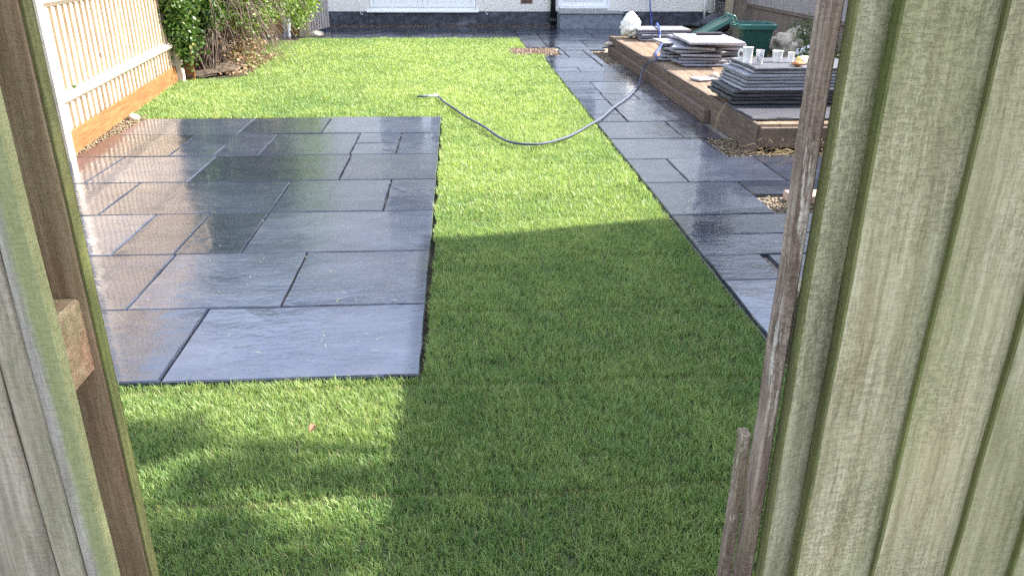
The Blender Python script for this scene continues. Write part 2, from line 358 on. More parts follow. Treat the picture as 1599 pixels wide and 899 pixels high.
def np_mesh(name, V, T, mat, tint=None):
    """triangle mesh straight from numpy arrays"""
    m = bpy.data.meshes.new(name); m.vertices.add(len(V)); m.vertices.foreach_set('co', np.ascontiguousarray(V, dtype=np.float32).ravel())
    m.loops.add(T.size); m.loops.foreach_set('vertex_index', np.ascontiguousarray(T, dtype=np.int32).ravel())
    m.polygons.add(len(T)); m.polygons.foreach_set('loop_start', np.arange(0, T.size, 3, dtype=np.int32))
    m.update(calc_edges=True)
    if tint is not None:
        a = m.color_attributes.new('tint', 'FLOAT_COLOR', 'POINT'); a.data.foreach_set('color', np.ascontiguousarray(tint, dtype=np.float32).ravel())
    m.materials.append(MT[mat]); return m
def vnoise(x, y, s, seed=0):
    """cheap smooth value noise, 0..1"""
    r = np.random.default_rng(seed); g = r.random((64, 64)); x = x / s; y = y / s
    i = np.floor(x).astype(int); j = np.floor(y).astype(int); u = x - i; v = y - j; u = u * u * (3 - 2 * u); v = v * v * (3 - 2 * v)
    G = lambda a, b: g[a % 64, b % 64]
    return (G(i, j) * (1 - u) + G(i + 1, j) * u) * (1 - v) + (G(i, j + 1) * (1 - u) + G(i + 1, j + 1) * u) * v
def leaves(C, size, mat, seed=0, name='foliage', up_bias=.4, tint_shift=None, asp=.55):
    """one leaf = two folded triangles pairs (a pointed diamond with a midrib fold)"""
    r = np.random.default_rng(seed); k = len(C)
    nrm = r.normal(size=(k, 3)); nrm[:, 2] += up_bias; nrm /= np.linalg.norm(nrm, axis=1)[:, None]
    t = r.normal(size=(k, 3)); t[:, 2] -= .5; t -= nrm * (t * nrm).sum(1)[:, None]; t /= np.linalg.norm(t, axis=1)[:, None]
    b = np.cross(nrm, t); L = size * r.uniform(.6, 1.3, k)[:, None]
    V = np.stack([C, C + t * L * .45 + b * L * asp * .5 + nrm * L * .1, C + t * L, C + t * L * .45 - b * L * asp * .5 + nrm * L * .1], 1).reshape(-1, 3)
    o = np.arange(k)[:, None] * 4; T = np.concatenate([o + [0, 1, 2], o + [0, 2, 3]], 1).reshape(-1, 3)
    ti = np.zeros((k, 4)); ti[:, 0] = np.clip(r.beta(1.6, 1.6, k) + (0 if tint_shift is None else tint_shift), 0, 1); ti[:, 1] = (r.random(k) < .03) * .6; ti[:, 3] = 1
    return np_mesh(name, V, T, mat, np.repeat(ti, 4, 0))
def pebbles(name, pts, size, mat, seed=0):
    r = np.random.default_rng(seed); k = len(pts)
    base = np.array([(1, 0, 0), (0, 1, 0), (-1, 0, 0), (0, -1, 0), (0, 0, 1), (0, 0, -1), (.6, .6, .5), (-.6, .6, .5), (-.6, -.6, .5), (.6, -.6, .5)], float)
    T0 = np.array([(4, 6, 7), (4, 7, 8), (4, 8, 9), (4, 9, 6), (6, 0, 1), (6, 1, 7), (7, 1, 2), (7, 2, 8), (8, 2, 3), (8, 3, 9), (9, 3, 0), (9, 0, 6), (0, 5, 1), (1, 5, 2), (2, 5, 3), (3, 5, 0)])
    s = size * r.uniform(.5, 1.4, (k, 1)) * r.uniform(.7, 1.2, (k, 3)); s[:, 2] *= .6; a = r.uniform(0, 6.28, k)
    V = base[None] * s[:, None] * r.uniform(.8, 1.2, (k, 10, 1)); ca, sa = np.cos(a)[:, None], np.sin(a)[:, None]
    V = np.stack([V[..., 0] * ca - V[..., 1] * sa, V[..., 0] * sa + V[..., 1] * ca, V[..., 2]], -1) + np.asarray(pts)[:, None]
    T = (T0[None] + (np.arange(k) * 10)[:, None, None]).reshape(-1, 3)
    ti = np.ones((k, 4)); ti[:, 0] = r.random(k); return np_mesh(name, V.reshape(-1, 3), T, mat, np.repeat(ti, 10, 0))
def sheet(name, poly, z, mat, **p):
    return ob(name, me_from(name, [(x, y, z) for x, y in poly], [tuple(range(len(poly)))], mat), **p)

# ------------------------------------------------------------------ ground sheets
sheet('ground', [(-300, -300), (300, -300), (300, 300), (-300, 300)], -.09, 'ground', kind='structure')
sheet('garden_soil', [(-4.2, -.5), (6.2, -.5), (6.2, 15.7), (-6.2, 15.7)], -.05, 'soil', kind='structure')
FX = lambda y: -2.73 - (y - 5.6) * .103          # left fence line

# ------------------------------------------------------------------ patio and path of slate slabs
patio = sheet('patio', [(-2.675, 2.40), (-.158, 2.40), (-.158, 6.92), (-2.675, 6.92)], -.022, 'sand', kind='structure')
path = sheet('path', [(1.15, .3), (2.45, .3), (2.45, 5.45), (2.14, 5.5), (2.14, 11.2), (3.6, 11.25), (3.6, 15.6), (-2.5, 15.6), (-2.5, 13.42), (1.0, 13.42), (1.0, 12.1), (1.16, 12.1), (1.16, 11.0)], -.022, 'sand', kind='structure')
SK = [0]
def slab(x0, x1, y0, y1, par, g=.0036, z=0.0, t=.022, gy=.0052):
    SK[0] += 1; r = random.Random(SK[0]); gy = gy if y0 < 4.8 else .0092
    o = ob('slab', slabmesh(x1 - x0 - 2 * g, y1 - y0 - 2 * gy, t, 'slate_wet', SK[0], .0035), par, ((x0 + x1) / 2, (y0 + y1) / 2, z + r.uniform(-.0015, .0015)), (R(r.uniform(-.18, .18)), R(r.uniform(-.18, .18)), R(r.uniform(-.15, .15))))
    return o
XR = -.15
rows = [
 (2.39, 2.985, [-2.68, -1.94, -1.03, XR]),
 (2.985, 3.615, [-2.68, -1.96, -1.36, -.745, XR]),
 (3.615, 4.25, [-2.68, -2.28, -1.665, -1.375, -1.06, XR]),
 (4.25, 4.90, [-2.68, -1.98, -1.06, -.435, XR]),
 (4.90, 5.575, [-2.68, -2.325, -1.70, -.765, XR]),
 (6.285, 6.93, [-2.66, -1.74, -1.09, XR]),
]
for y0, y1, xs in rows:
    for a, b in zip(xs, xs[1:]): slab(a, b, y0, y1, patio)
slab(-2.68, -2.035, 5.575, 6.285, patio); slab(-2.035, -1.42, 5.915, 6.285, patio); slab(-2.035, -1.725, 5.575, 5.915, patio); slab(-1.725, -1.42, 5.575, 5.915, patio)
slab(-1.42, -.78, 5.575, 6.285, patio); slab(-.78, -.455, 5.925, 6.285, patio); slab(-.78, -.455, 5.575, 5.925, patio); slab(-.455, XR, 5.575, 6.285, patio)
L = 1.155
for a in [
 (L, 1.75, .9, 1.55), (1.75, 2.4, .9, 1.55), (L, 2.05, 1.55, 2.2), (2.05, 2.4, 1.55, 2.2), (L, 1.62, 2.2, 3.165), (1.62, 2.4, 2.2, 3.165), (L, 1.44, 3.165, 3.475), (1.47, 2.4, 3.165, 3.475), (L, 2.05, 3.475, 3.77), (L, 2.05, 3.77, 4.095),
 (L, 1.755, 4.095, 4.75), (1.76, 2.42, 4.46, 4.76), (L, 1.445, 4.75, 5.34), (1.445, 2.085, 4.76, 5.40), (2.085, 2.75, 4.76, 5.42),
 (L, 1.90, 5.345, 5.985), (L, 1.75, 5.985, 6.635), (1.75, 2.06, 5.985, 6.635),
 (L, 1.435, 6.635, 6.965), (L, 1.435, 6.965, 7.69), (L, 1.435, 7.69, 8.05), (L, 1.45, 8.05, 8.81), (1.435, 2.06, 6.635, 7.69), (1.435, 1.765, 7.69, 8.03), (1.765, 2.06, 7.69, 8.03), (1.45, 2.06, 8.03, 8.81),
 (L, 2.08, 8.81, 9.59), (L, 1.47, 9.59, 9.94), (1.47, 2.08, 9.59, 10.02), (1.17, 1.80, 9.95, 10.90), (1.81, 1.905, 10.03, 11.74), (1.51, 1.80, 10.90, 11.72),
 (1.2, 1.5, 10.91, 11.15), (1.43, 1.50, 11.17, 11.75), (1.5, 2.15, 11.76, 12.10), (1.01, 1.345, 12.12, 13.05), (1.345, 1.95, 12.10, 13.05), (1.95, 2.6, 12.10, 13.05), (2.6, 3.5, 11.68, 12.0), (2.6, 3.5, 12.0, 13.05),
 (-2.45, -1.55, 13.44, 14.3), (-1.55, -.80, 13.44, 14.3), (-.80, -.08, 13.44, 14.3), (-.08, .27, 13.44, 14.3), (.27, 1.01, 13.44, 14.3), (1.01, 1.36, 13.06, 14.3), (1.36, 2.26, 13.06, 14.3), (2.26, 2.9, 13.06, 14.3), (2.9, 3.5, 13.06, 14.3),
 (-2.45, -1.75, 14.3, 15.36), (-1.75, -.91, 14.3, 15.36), (-.91, -.10, 14.3, 15.36), (-.10, .255, 14.3, 15.36), (.255, 1.02, 14.3, 15.36), (1.02, 1.40, 14.3, 15.36), (1.40, 1.86, 14.3, 15.36), (1.86, 2.45, 14.3, 15.03), (2.45, 3.05, 14.3, 15.03), (3.05, 3.5, 14.3, 15.3)]:
    slab(*a, path, g=.0048)
ob('gravel', pebbles('gravel', np.stack([rng.uniform(1.78, 2.15, 700), rng.uniform(4.1, 4.44, 700), rng.uniform(-.022, -.008, 700)], 1), .008, 'gravel', 3), kind='stuff')
bk = bx('brick', 1.92, 2.13, 4.3, 4.43, -.02, .035, 'brick', None, .006, label='loose pale brick in the gravel hole beside the path', category='brick')
q = np.stack([rng.uniform(.72, 1.42, 2600), rng.uniform(11.28, 12.08, 2600), rng.uniform(-.03, -.008, 2600)], 1)
sheet('bare_patch', [(.72, 11.27), (1.43, 11.27), (1.43, 12.09), (.72, 12.09)], -.03, 'soil', kind='structure')
ob('red_gravel', pebbles('red gravel', q, .011, 'gravel_red', 4), kind='stuff')
q = np.stack([rng.uniform(1.92, 2.1, 900), rng.uniform(10.34, 11.7, 900), rng.uniform(-.03, -.012, 900)], 1)
q2 = np.stack([rng.uniform(1.86, 2.2, 1500), rng.uniform(5.36, 6.0, 1500), rng.uniform(-.03, -.005, 1500)], 1); q2 = q2[(q2[:, 0] > 1.93)]
q3 = np.stack([rng.uniform(-2.5, 3.4, 2500), rng.uniform(15.37, 15.58, 2500), rng.uniform(-.02, .01, 2500)], 1); q3 = q3[(q3[:, 0] < 1.8) | (q3[:, 0] > 3.1)]
q4 = np.stack([rng.uniform(2.16, 3.2, 1500), rng.uniform(5.4, 5.62, 1500), rng.uniform(-.03, -.0, 1500)], 1)
ob('sandy_gravel', pebbles('sandy gravel', np.concatenate([q, q2, q3, q4]), .009, 'gravel', 5), kind='stuff')
gx = rng.uniform(-3.1, -2.5, 30000); gy = rng.uniform(3.6, 7.1, 30000); k = (gx > FX(gy) + .01) & (gx < -2.685 + np.where(gy > 6.9, .0, 0))
ob('gravel_strip', pebbles('gravel strip', np.stack([gx[k], gy[k], rng.uniform(-.03, -.002, k.sum())], 1), .007, 'gravel', 6), kind='stuff')

# ------------------------------------------------------------------ lawn
lawn_poly = [(-2.4, .2), (-.14, .2), (1.15, .2), (1.15, 11.05), (1.17, 11.26), (.72, 11.27), (.72, 12.1), (1.0, 12.12), (1.0, 13.41), (-3.3, 13.41), (-3.35, 12), (FX(9) + .02, 9), (FX(6.98) + .03, 6.98), (-.135, 6.96), (-.135, 2.375), (-2.4, 2.375)]
sheet('lawn', lawn_poly, -.026, 'thatch', kind='structure')
def blades(x0, x1, y0, y1, dens, wid, ln, seed, keep=None):
    r = np.random.default_rng(seed); A = (x1 - x0) * (y1 - y0); k = int(A * dens); x = r.uniform(x0, x1, k); y = r.uniform(y0, y1, k)
    nt_ = int(A * dens / 15); tx = r.uniform(x0, x1, nt_); ty = r.uniform(y0, y1, nt_); tv = r.random(nt_); ii = r.integers(0, nt_, k); sp_ = .55 / math.sqrt(dens / 15)
    ox_ = r.normal(0, sp_, k); oy_ = r.normal(0, sp_, k); cl = r.random(k) < .68       # most blades stand in small tufts
    x = np.where(cl, tx[ii] + ox_, x); y = np.where(cl, ty[ii] + oy_, y); tuft = np.where(cl, tv[ii], r.random(k)); aim = np.where(cl, np.arctan2(oy_, ox_), r.uniform(-np.pi, np.pi, k))
    # turf seams across the lawn: thinner, paler
    ph = np.abs(((y - .58 + .012 * np.sin(x * 7)) / .585) % 1.0 - .5); seam = ph > .479
    ok = ~(seam & (r.random(k) < .22))
    if keep is not None: ok &= keep(x, y)
    x, y, seam, tuft, aim = x[ok], y[ok], seam[ok], tuft[ok], aim[ok]; k = len(x)
    a = aim + r.normal(0, .9, k); pat = vnoise(x, y, .55, 5) * .5 + vnoise(x, y, .13, 6) * .5
    H = ln * r.uniform(.55, 1.25, k) * (.55 + .5 * pat + .5 * tuft); H[seam] *= .72
    lean = r.uniform(.0, .95, k) ** 1.3 * H; W = wid * r.uniform(.55, 1.6, k)
    dx, dy = np.cos(a), np.sin(a); px, py = -dy * W / 2, dx * W / 2; z0 = np.full(k, -.026)
    sw = r.normal(0, .22, k) * H; cx = x + dx * lean * .3 + dy * sw; cy = y + dy * lean * .3 - dx * sw
    V = np.stack([np.stack([x - px, y - py, z0], 1), np.stack([x + px, y + py, z0], 1), np.stack([cx + px * .85, cy + py * .85, z0 + H * .62], 1), np.stack([cx - px * .85, cy - py * .85, z0 + H * .62], 1), np.stack([x + dx * lean, y + dy * lean, z0 + H], 1)], 1).reshape(-1, 3)
    o = np.arange(k)[:, None] * 5; T = np.concatenate([o + [0, 1, 2], o + [0, 2, 3], o + [3, 2, 4]], 1).reshape(-1, 3)
    ti = np.zeros((k, 4)); ti[:, 0] = np.clip(r.beta(2, 2, k) * .8 + (pat - .5) * .7 + .1 + (vnoise(x, y, 1.7, 9) - .5) * .3 + (tuft - .5) * .35, 0, 1); ti[:, 1] = np.where(r.random(k) < np.where(seam, .45, .05 + .16 * np.clip(vnoise(x, y, .42, 11) - .45, 0, 1)), r.uniform(.4, .95, k), 0); ti[:, 3] = 1
    return V, T, np.repeat(ti, 5, 0)
def lawn_keep(x, y):
    fx = np.where(y > 9.1, np.where(y > 13.0, -2.5, -3.02 - (y - 9.1) * .07), FX(y) + .03)
    ok = (y < 2.383 + .008 * vnoise(x, y, .06, 21)) | (x > -.146 + .045 * np.clip(vnoise(x, y, .12, 22) - .4, 0, 1)) | ((y > 6.945 + .012 * np.sin(x * 19)) & (x > fx))
    ok &= ~((x > .74 + .05 * np.sin(y * 29)) & (y > 11.26) & (y < 12.1)); ok &= ~((x > 1.0) & (y > 12.05)); ok &= (x < 1.153 - .014 * vnoise(x, y, .1, 23)) | (y > 11)
    d = np.hypot((x + 2.88) / .45, (y - 9.75) / .7); ok &= d > .8 + .4 * vnoise(x, y, .15, 8)
    return ok
parts = [blades(-2.2, 1.16, .75, 2.45, 70000, .0018, .023, 1, lawn_keep), blades(-.14, 1.16, 2.45, 4.2, 50000, .0021, .024, 2, lawn_keep), blades(-.14, 1.16, 4.2, 7.0, 26000, .0031, .027, 3, lawn_keep),
         blades(-3.1, 1.16, 6.96, 9.5, 13500, .0045, .032, 4, lawn_keep), blades(-3.3, 1.2, 9.5, 13.45, 8500, .006, .034, 5, lawn_keep)]
off = 0; VV = []; TT = []; CC = []
for V, T, c in parts: VV.append(V); TT.append(T + off); CC.append(c); off += len(V)
ob('grass', np_mesh('grass', np.concatenate(VV), np.concatenate(TT), 'grass', np.concatenate(CC)), kind='stuff')
# cut blades and straw blown over the slabs
k = 150; x = np.concatenate([rng.uniform(-2.2, -.2, 110), rng.uniform(1.2, 1.9, 40)]); y = np.concatenate([2.4 + rng.gamma(1.4, .6, 110), rng.uniform(2.8, 9, 40)]); y = np.minimum(y, 9)
ok = (x > 0) | (y < 6.8); x, y = x[ok], y[ok]; k = len(x); a = rng.uniform(0, 6.28, k); Ln = rng.uniform(.012, .04, k); Wd = .0008
dx, dy = np.cos(a), np.sin(a); z = np.full(k, .0025)
V = np.stack([np.stack([x - dy * Wd, y + dx * Wd, z], 1), np.stack([x + dy * Wd, y - dx * Wd, z], 1), np.stack([x + dx * Ln, y + dy * Ln, z + .006], 1)], 1).reshape(-1, 3)
ob('grass_clippings', np_mesh('clippings', V, np.arange(3 * k).reshape(-1, 3), 'clip'), kind='stuff')

# ------------------------------------------------------------------ house
HY = 15.6
house = thing('house', 'white pebbledash house with black plinth across the end of the garden', 'house', (0, HY, 0))
def hb(name, x0, x1, y0, y1, z0, z1, mat, par=None, bev=.003): return bx(name, x0, x1, y0, y1, z0, z1, mat, par or house, bev)
ox = [(-1.61, .36, .27, 2.35), (1.89, 2.88, .30, 2.33), (-1.5, .3, 3.2, 4.4), (1.7, 3.1, 3.2, 4.4)]
xs = sorted({-7.0, 4.9} | {v for o in ox for v in o[:2]}); zs = sorted({.0, 5.7} | {v for o in ox for v in o[2:]})
V = []; F = []
for i in range(len(xs) - 1):
    for j in range(len(zs) - 1):
        cx, cz = (xs[i] + xs[i + 1]) / 2, (zs[j] + zs[j + 1]) / 2
        if any(a < cx < b and c_ < cz < d for a, b, c_, d in ox): continue
        k = len(V); V += [(xs[i], 0, zs[j]), (xs[i + 1], 0, zs[j]), (xs[i + 1], 0, zs[j + 1]), (xs[i], 0, zs[j + 1])]; F.append((k, k + 1, k + 2, k + 3))
for a, b, c_, d in ox:
    for p4 in [((a, 0, c_), (a, 0, d), (a, .2, d), (a, .2, c_)), ((b, 0, c_), (b, .2, c_), (b, .2, d), (b, 0, d)), ((a, 0, d), (b, 0, d), (b, .2, d), (a, .2, d)), ((a, 0, c_), (a, .2, c_), (b, .2, c_), (b, 0, c_))]:
        k = len(V); V += p4; F.append((k, k + 1, k + 2, k + 3))
k = len(V); V += [(4.9, 0, 0), (4.9, 7, 0), (4.9, 7, 5.7), (4.9, 0, 5.7), (-7, 0, 0), (-7, 7, 0), (-7, 7, 5.7), (-7, 0, 5.7)]; F += [(k, k + 1, k + 2, k + 3), (k + 4, k + 7, k + 6, k + 5), (k + 1, k + 5, k + 6, k + 2)]
ob('wall', me_from('wall', V, F, 'render'), house)
for a, b in ((-7, -1.63), (-1.63, .38), (.38, 1.88), (2.9, 4.92)):
    hb('plinth', a, b, -.022 if a != -1.63 else -.018, .0, 0, .255 if a != -1.63 else .235, 'plinth', None, .004)
# roof
hr = ob('roof', me_from('roof', [(-7.2, -.25, 5.68), (5.1, -.25, 5.68), (5.1, 3.5, 6.9), (-7.2, 3.5, 6.9), (-7.2, 7.4, 5.68), (5.1, 7.4, 5.68), (-7.2, -.25, 5.60), (5.1, -.25, 5.60)], [(0, 1, 2, 3), (3, 2, 5, 4), (6, 7, 1, 0)], 'roof'), house)
ob('gutter', tube([(-7.2, -.31, 5.64), (5.1, -.31, 5.64)], .055, 'blackpipe', 10), house)
# double patio door with white lower panels
dr = hb('patio_door', -1.61, .36, .03, .07, .27, .33, 'upvc')
hb('sill', -1.66, .41, -.075, .10, .238, .272, 'upvc', None, .006)
def sub(name, par, x0, x1, y0, y1, z0, z1, mat, bev=.004):
    o = ob(name, box(x1 - x0, y1 - y0, z1 - z0, mat, bev), par); o.location = ((x0 + x1) / 2 - par.location.x, (y0 + y1) / 2 - par.location.y, z0 - par.location.z); return o
for a, b in ((-1.605, -.63), (-.62, .355)):
    sub('stile', dr, a, a + .08, .0, .055, .332, 2.33, 'upvc'); sub('stile', dr, b - .08, b, .0, .055, .332, 2.33, 'upvc')
    sub('bottom_rail', dr, a + .082, b - .082, .004, .05, .332, .42, 'upvc'); sub('panel', dr, a + .082, b - .082, .015, .045, .422, .80, 'upvc'); sub('mid_rail', dr, a + .082, b - .082, .004, .05, .802, .88, 'upvc')
    sub('top_rail', dr, a + .082, b - .082, .004, .05, 2.24, 2.33, 'upvc'); sub('pane', dr, a + .082, b - .082, .022, .036, .882, 2.238, 'glass', 0)
# back door
bd = hb('back_door', 1.93, 2.84, .035, .075, .345, 2.29, 'upvc')
for a, b, c_, d in ((1.89, 1.928, .3, 2.33), (2.842, 2.88, .3, 2.33)): sub('frame', bd, a, b, .0, .08, c_, d, 'upvc')
sub('frame', bd, 1.93, 2.84, .0, .08, 2.292, 2.33, 'upvc'); sub('threshold', bd, 1.93, 2.84, -.03, .08, .305, .342, 'upvc')
for z in (.44, .56): sub('moulding', bd, 2.02, 2.75, .02, .036, z, z + .03, 'upvc', .008)
sub('pane', bd, 2.08, 2.69, .02, .037, 1.3, 2.15, 'glass', 0); sub('handle', bd, 2.0, 2.03, -.02, .034, 1.2, 1.34, 'blackpipe')
# upper windows
for a, b in ((-1.5, .3), (1.7, 3.1)):
    wn = hb('window', a + .05, b - .05, .06, .07, 3.25, 4.35, 'glass', None, 0)
    sub('sill', wn, a - .04, b + .04, -.06, .1, 3.16, 3.198, 'upvc'); sub('frame', wn, a, b, .03, .09, 3.2, 3.25, 'upvc'); sub('frame', wn, a, b, .03, .09, 4.35, 4.4, 'upvc')
    for x in (a, (a + b) / 2 - .03, b - .05): sub('frame', wn, x, x + .05, .03, .09, 3.252, 4.348, 'upvc')
# step, downpipe, vent, wall hooks
stp = hb('step', 1.88, 3.03, -.55, -.003, -.01, .245, 'step', None, .006)
sub('tread', stp, 1.86, 3.055, -.575, -.002, .247, .272, 'slate_dry', .004)
dp = ob('downpipe', tube([(1.80, -.075, 0.02), (1.80, -.075, 5.58)], .05, 'blackpipe', 14), house)
for z in (.09, 1.8): sub('bracket', dp, 1.735, 1.865, -.14, .0, z, z + .05, 'blackpipe')
vt = hb('vent', 1.20, 1.42, -.012, .01, .395, .475, 'brickvent', None, .004)
for i in range(3): sub('slot', vt, 1.215, 1.405, -.016, -.0125, .405 + i * .023, .417 + i * .023, 'blackpipe', 0)
for x in (-1.78, .54):
    ob('wall_hook', tube([(x, -.004, .50), (x, -.03, .48), (x + .005, -.032, .30), (x + .008, -.035, .21), (x + .035, -.04, .20), (x + .045, -.04, .225)], .006, 'white', 6), house)
ob('waste_pipe', tube([(4.69, -.10, .15), (4.68, -.10, .47), (4.68, -.09, 2.6)], .021, 'white', 10), house)
ob('soil_pipe', tube([(4.80, -.09, .24), (4.80, -.09, 5.58)], .055, 'white', 12), house)

nb_ = thing('neighbour_house', 'pale rendered neighbouring house beyond the right boundary fence', 'house', (9.6, 19.2, -.05))
ob('wall', box(7.6, 7.0, 5.3, 'grey_render', .02), nb_); ob('roof', me_from('roof', [(-4, -3.8, 5.3), (4, -3.8, 5.3), (4, 0, 7.4), (-4, 0, 7.4), (-4, 3.8, 5.3), (4, 3.8, 5.3)], [(0, 1, 2, 3), (3, 2, 5, 4), (0, 3, 4), (1, 5, 2)], 'roof'), nb_)
for x in (-2.2, 1.6):
    for z in (1.0,):
        wn = ob('window', box(1.6, .04, 1.2, 'glass', 0), nb_, (x, -3.50, z)); ob('frame', box(1.7, .06, .07, 'upvc', .004), wn, (0, -.01, -.072)); ob('frame', box(1.7, .06, .07, 'upvc', .004), wn, (0, -.01, 1.202)); ob('frame', box(.06, .06, 1.2, 'upvc', .004), wn, (0, -.012, .0))
# ------------------------------------------------------------------ left fence (rails face the garden)
fy0, fy1 = 5.49, 9.12; fa = math.atan(.103)
fl = thing('fence', 'sunlit pale timber fence with orange gravel board left of the patio', 'fence', (FX(fy0), fy0, 0), fa)
FLn = (fy1 - fy0) / math.cos(fa)
bm_ = [feather(.124, .026, .005, 1.85, 'fence_board', 6, .001, s) for s in range(3)]
# local: +y along fence, boards face +x. a featheredge front faces -y in its own frame, so turn by +90 deg
i = 0; yy = 0.0
while yy < FLn:
    ob('board', bm_[i % 3], fl, (-.014, yy + random.uniform(-.003, .003), .15 + random.uniform(-.004, .004)), (0, 0, R(90))); yy += .1225; i += 1
nb = 1; bay = FLn / nb
for b in range(nb):
    ob('gravel_board', box(.028, bay - .104, .17, 'gravel_board', .003), fl, (.006, b * bay + bay / 2 + .0, -.02))
def arris(length, mat):
    s = .045; e = .006
    prof = [(-.012, -s), (.0, -s), (.052, -e), (.052, e), (.0, s), (-.012, s)]; v = []; f = []
    for y in (0, length): v += [(x, y, z) for x, z in prof]
    k = len(prof)
    for j in range(k): f.append((j, (j + 1) % k, k + (j + 1) % k, k + j)[::-1])
    f.append(tuple(range(k))); f.append(tuple(reversed(range(k, 2 * k)))); return me_from('arris', v, f, mat)
am = arris(bay - .102, 'fence_rail')
for b in range(nb):
    for z in (.36, 1.0, 1.62): ob('rail', am, fl, (.0, b * bay + .051, z + .01))
for b in range(nb + 1):
    ob('post', box(.1, .1, 1.98, 'fence_rail', .004), fl, (.03, b * bay, -.04))
# darker end bay behind the bush and a short return board
fb = thing('fence', 'short orange timber fence bay half hidden under the ivy bush', 'fence', (FX(9.1) - .0, 9.15, 0), R(7))
for i in range(30): ob('board', bm_[i % 3], fb, (-.02, .06 + i * .1225, .15), (0, 0, R(90)))
ob('gravel_board', box(.028, 3.6, .17, 'gravel_board', .003), fb, (.006, 1.9, -.02))
ob('post', box(.022, .15, .50, 'gravel_board', .003), fb, (.10, .10, -.02), (0, 0, R(68)))
# low back fence
lf = thing('low_fence', 'low orange board fence at the back beneath the hanging leaves', 'fence', (-3.9, 14.25, 0))
for z in (0, .125): ob('board', box(1.25, .022, .12, 'gravel_board', .003), lf, (.6, 0, z - .01))
for x in (0, 1.2): ob('post', box(.07, .07, .9, 'post_old', .003), lf, (x, .05, -.02))
for z in (.3, .45, .6, .75): ob('board', box(1.25, .02, .13, 'fence_board', .003), lf, (.6, .002, z))
# end post with picket gate by the house
pp = thing('gate_post', 'weathered square post with open picket gate near the house wall', 'post', (-2.53, 13.95, 0), R(-4))
ob('post', box(.15, .12, 1.5, 'post_old', .005), pp, (0, 0, -.03))
pg = ob('picket_gate', box(.9, .03, .07, 'post_old', .003), pp, (.10, .52, .12), (0, 0, R(80)))
ob('rail', box(.9, .03, .07, 'fence_far_grey', .003), pg, (0, 0, .72))
for i in range(8): ob('picket', box(.075, .018, 1.05, 'fence_far_grey', .003), pg, (-.40 + i * .115, -.026, -.08))
ob('brace', box(.03, .024, 1.0, 'fence_far_grey', .003), pg, (-.35, .03, .02), (0, R(42), 0))
ms_ = ob('garden_netting', tube(spline([(-2.76, 13.62, -.02), (-2.74, 13.6, .2), (-2.73, 13.6, .45), (-2.75, 13.62, .8)], 5), [.055] * 15 + [.05], 'mesh_blue', 10), label='roll of blue grey netting leaning by the gate post', category='netting')
st_ = ob('rubble_stone', lump(.11, .14, .06, 'stone', 3, .3, 2), None, (-2.3, 13.72, -.03), label='pale rubble stone at the foot of the picket gate', category='stone')

# ------------------------------------------------------------------ ivy bush in the left corner
bush = thing('ivy_bush', 'tall overgrown ivy bush with tangled bare stems beside the left fence', 'bush', (-2.95, 9.85, -.03))
r = random.Random(4); V = []; F = []
def add_tube(pts, rads, n=5):
    m = tube(pts, rads, None, n); o = len(V); V.extend([v.co.copy() for v in m.vertices]); F.extend([tuple(i + o for i in p.vertices) for p in m.polygons]); bpy.data.meshes.remove(m)
for i in range(85):        # stems rise from the root and arch out, then hang
    a = r.uniform(-.9, 4.2); x0, y0 = r.uniform(-.10, .12), r.uniform(-.30, .35); h = r.uniform(.9, 2.4); d = r.uniform(.3, 1.3)
    dx, dy = math.cos(a) * d, math.sin(a) * d
    pts = spline([(x0, y0, 0), (x0 + dx * .15 + r.uniform(-.08, .08), y0 + dy * .2, h * .35), (x0 + dx * .5 + r.uniform(-.12, .12), y0 + dy * .5, h * .75), (x0 + dx, y0 + dy, h)], 4)
    t = r.uniform(.004, .013); add_tube(pts, [t * (1 - .7 * j / (len(pts) - 1)) for j in range(len(pts))])
for i in range(230):       # loose hanging twigs
    x0, y0, z0 = r.uniform(-.35, .75), r.uniform(-.65, 1.3), r.uniform(.5, 1.3); d = r.uniform(.2, .6); a = r.uniform(-1.6, 1.2)
    pts = spline([(x0, y0, z0), (x0 + math.cos(a) * d * .4, y0 + math.sin(a) * d * .4, z0 - d * .1), (x0 + math.cos(a) * d * .8, y0 + math.sin(a) * d * .8, max(.04, z0 - d * .7)), (x0 + math.cos(a) * d, y0 + math.sin(a) * d, max(.03, z0 - d * 1.2))], 4)
    t = r.uniform(.0025, .006); add_tube(pts, [t * (1 - .6 * j / (len(pts) - 1)) for j in range(len(pts))], 4)
ob('stems', me_from('stems', V, F, 'twig', True), bush)
def blob(c, rad, k, seed, hollow=.35, jit=.06):
    g = np.random.default_rng(seed); d = g.normal(size=(k, 3)); d /= np.linalg.norm(d, axis=1)[:, None]
    rr = g.uniform(hollow, 1, k) ** .6; p = d * rr[:, None] * np.array(rad); p += (g.normal(size=(k, 3)) * jit)
    return p + np.array(c)
ivy = np.concatenate([blob((-.02, -.80, .98), (.13, .34, .62), 3000, 1), blob((.40, .45, 1.35), (.42, .8, .42), 3600, 15), blob((.05, -.35, 1.3), (.3, .4, .5), 2200, 16), blob((.12, .0, .92), (.26, .35, .2), 1100, 18), blob((.10, -.32, .74), (.2, .22, .2), 750, 26), blob((.28, .7, .80), (.3, .4, .2), 1100, 19), blob((-.30, .15, 1.25), (.32, .5, .6), 3000, 2), blob((.02, .3, 1.15), (.5, .7, .42), 2600, 3), blob((.1, .3, 1.9), (.7, .9, .8), 4500, 4), blob((.15, .5, 2.7), (.75, 1.1, .6), 3500, 10), blob((-.0, -.72, .42), (.07, .16, .2), 450, 9), blob((.3, 1.2, .85), (.35, .5, .26), 1500, 13)])
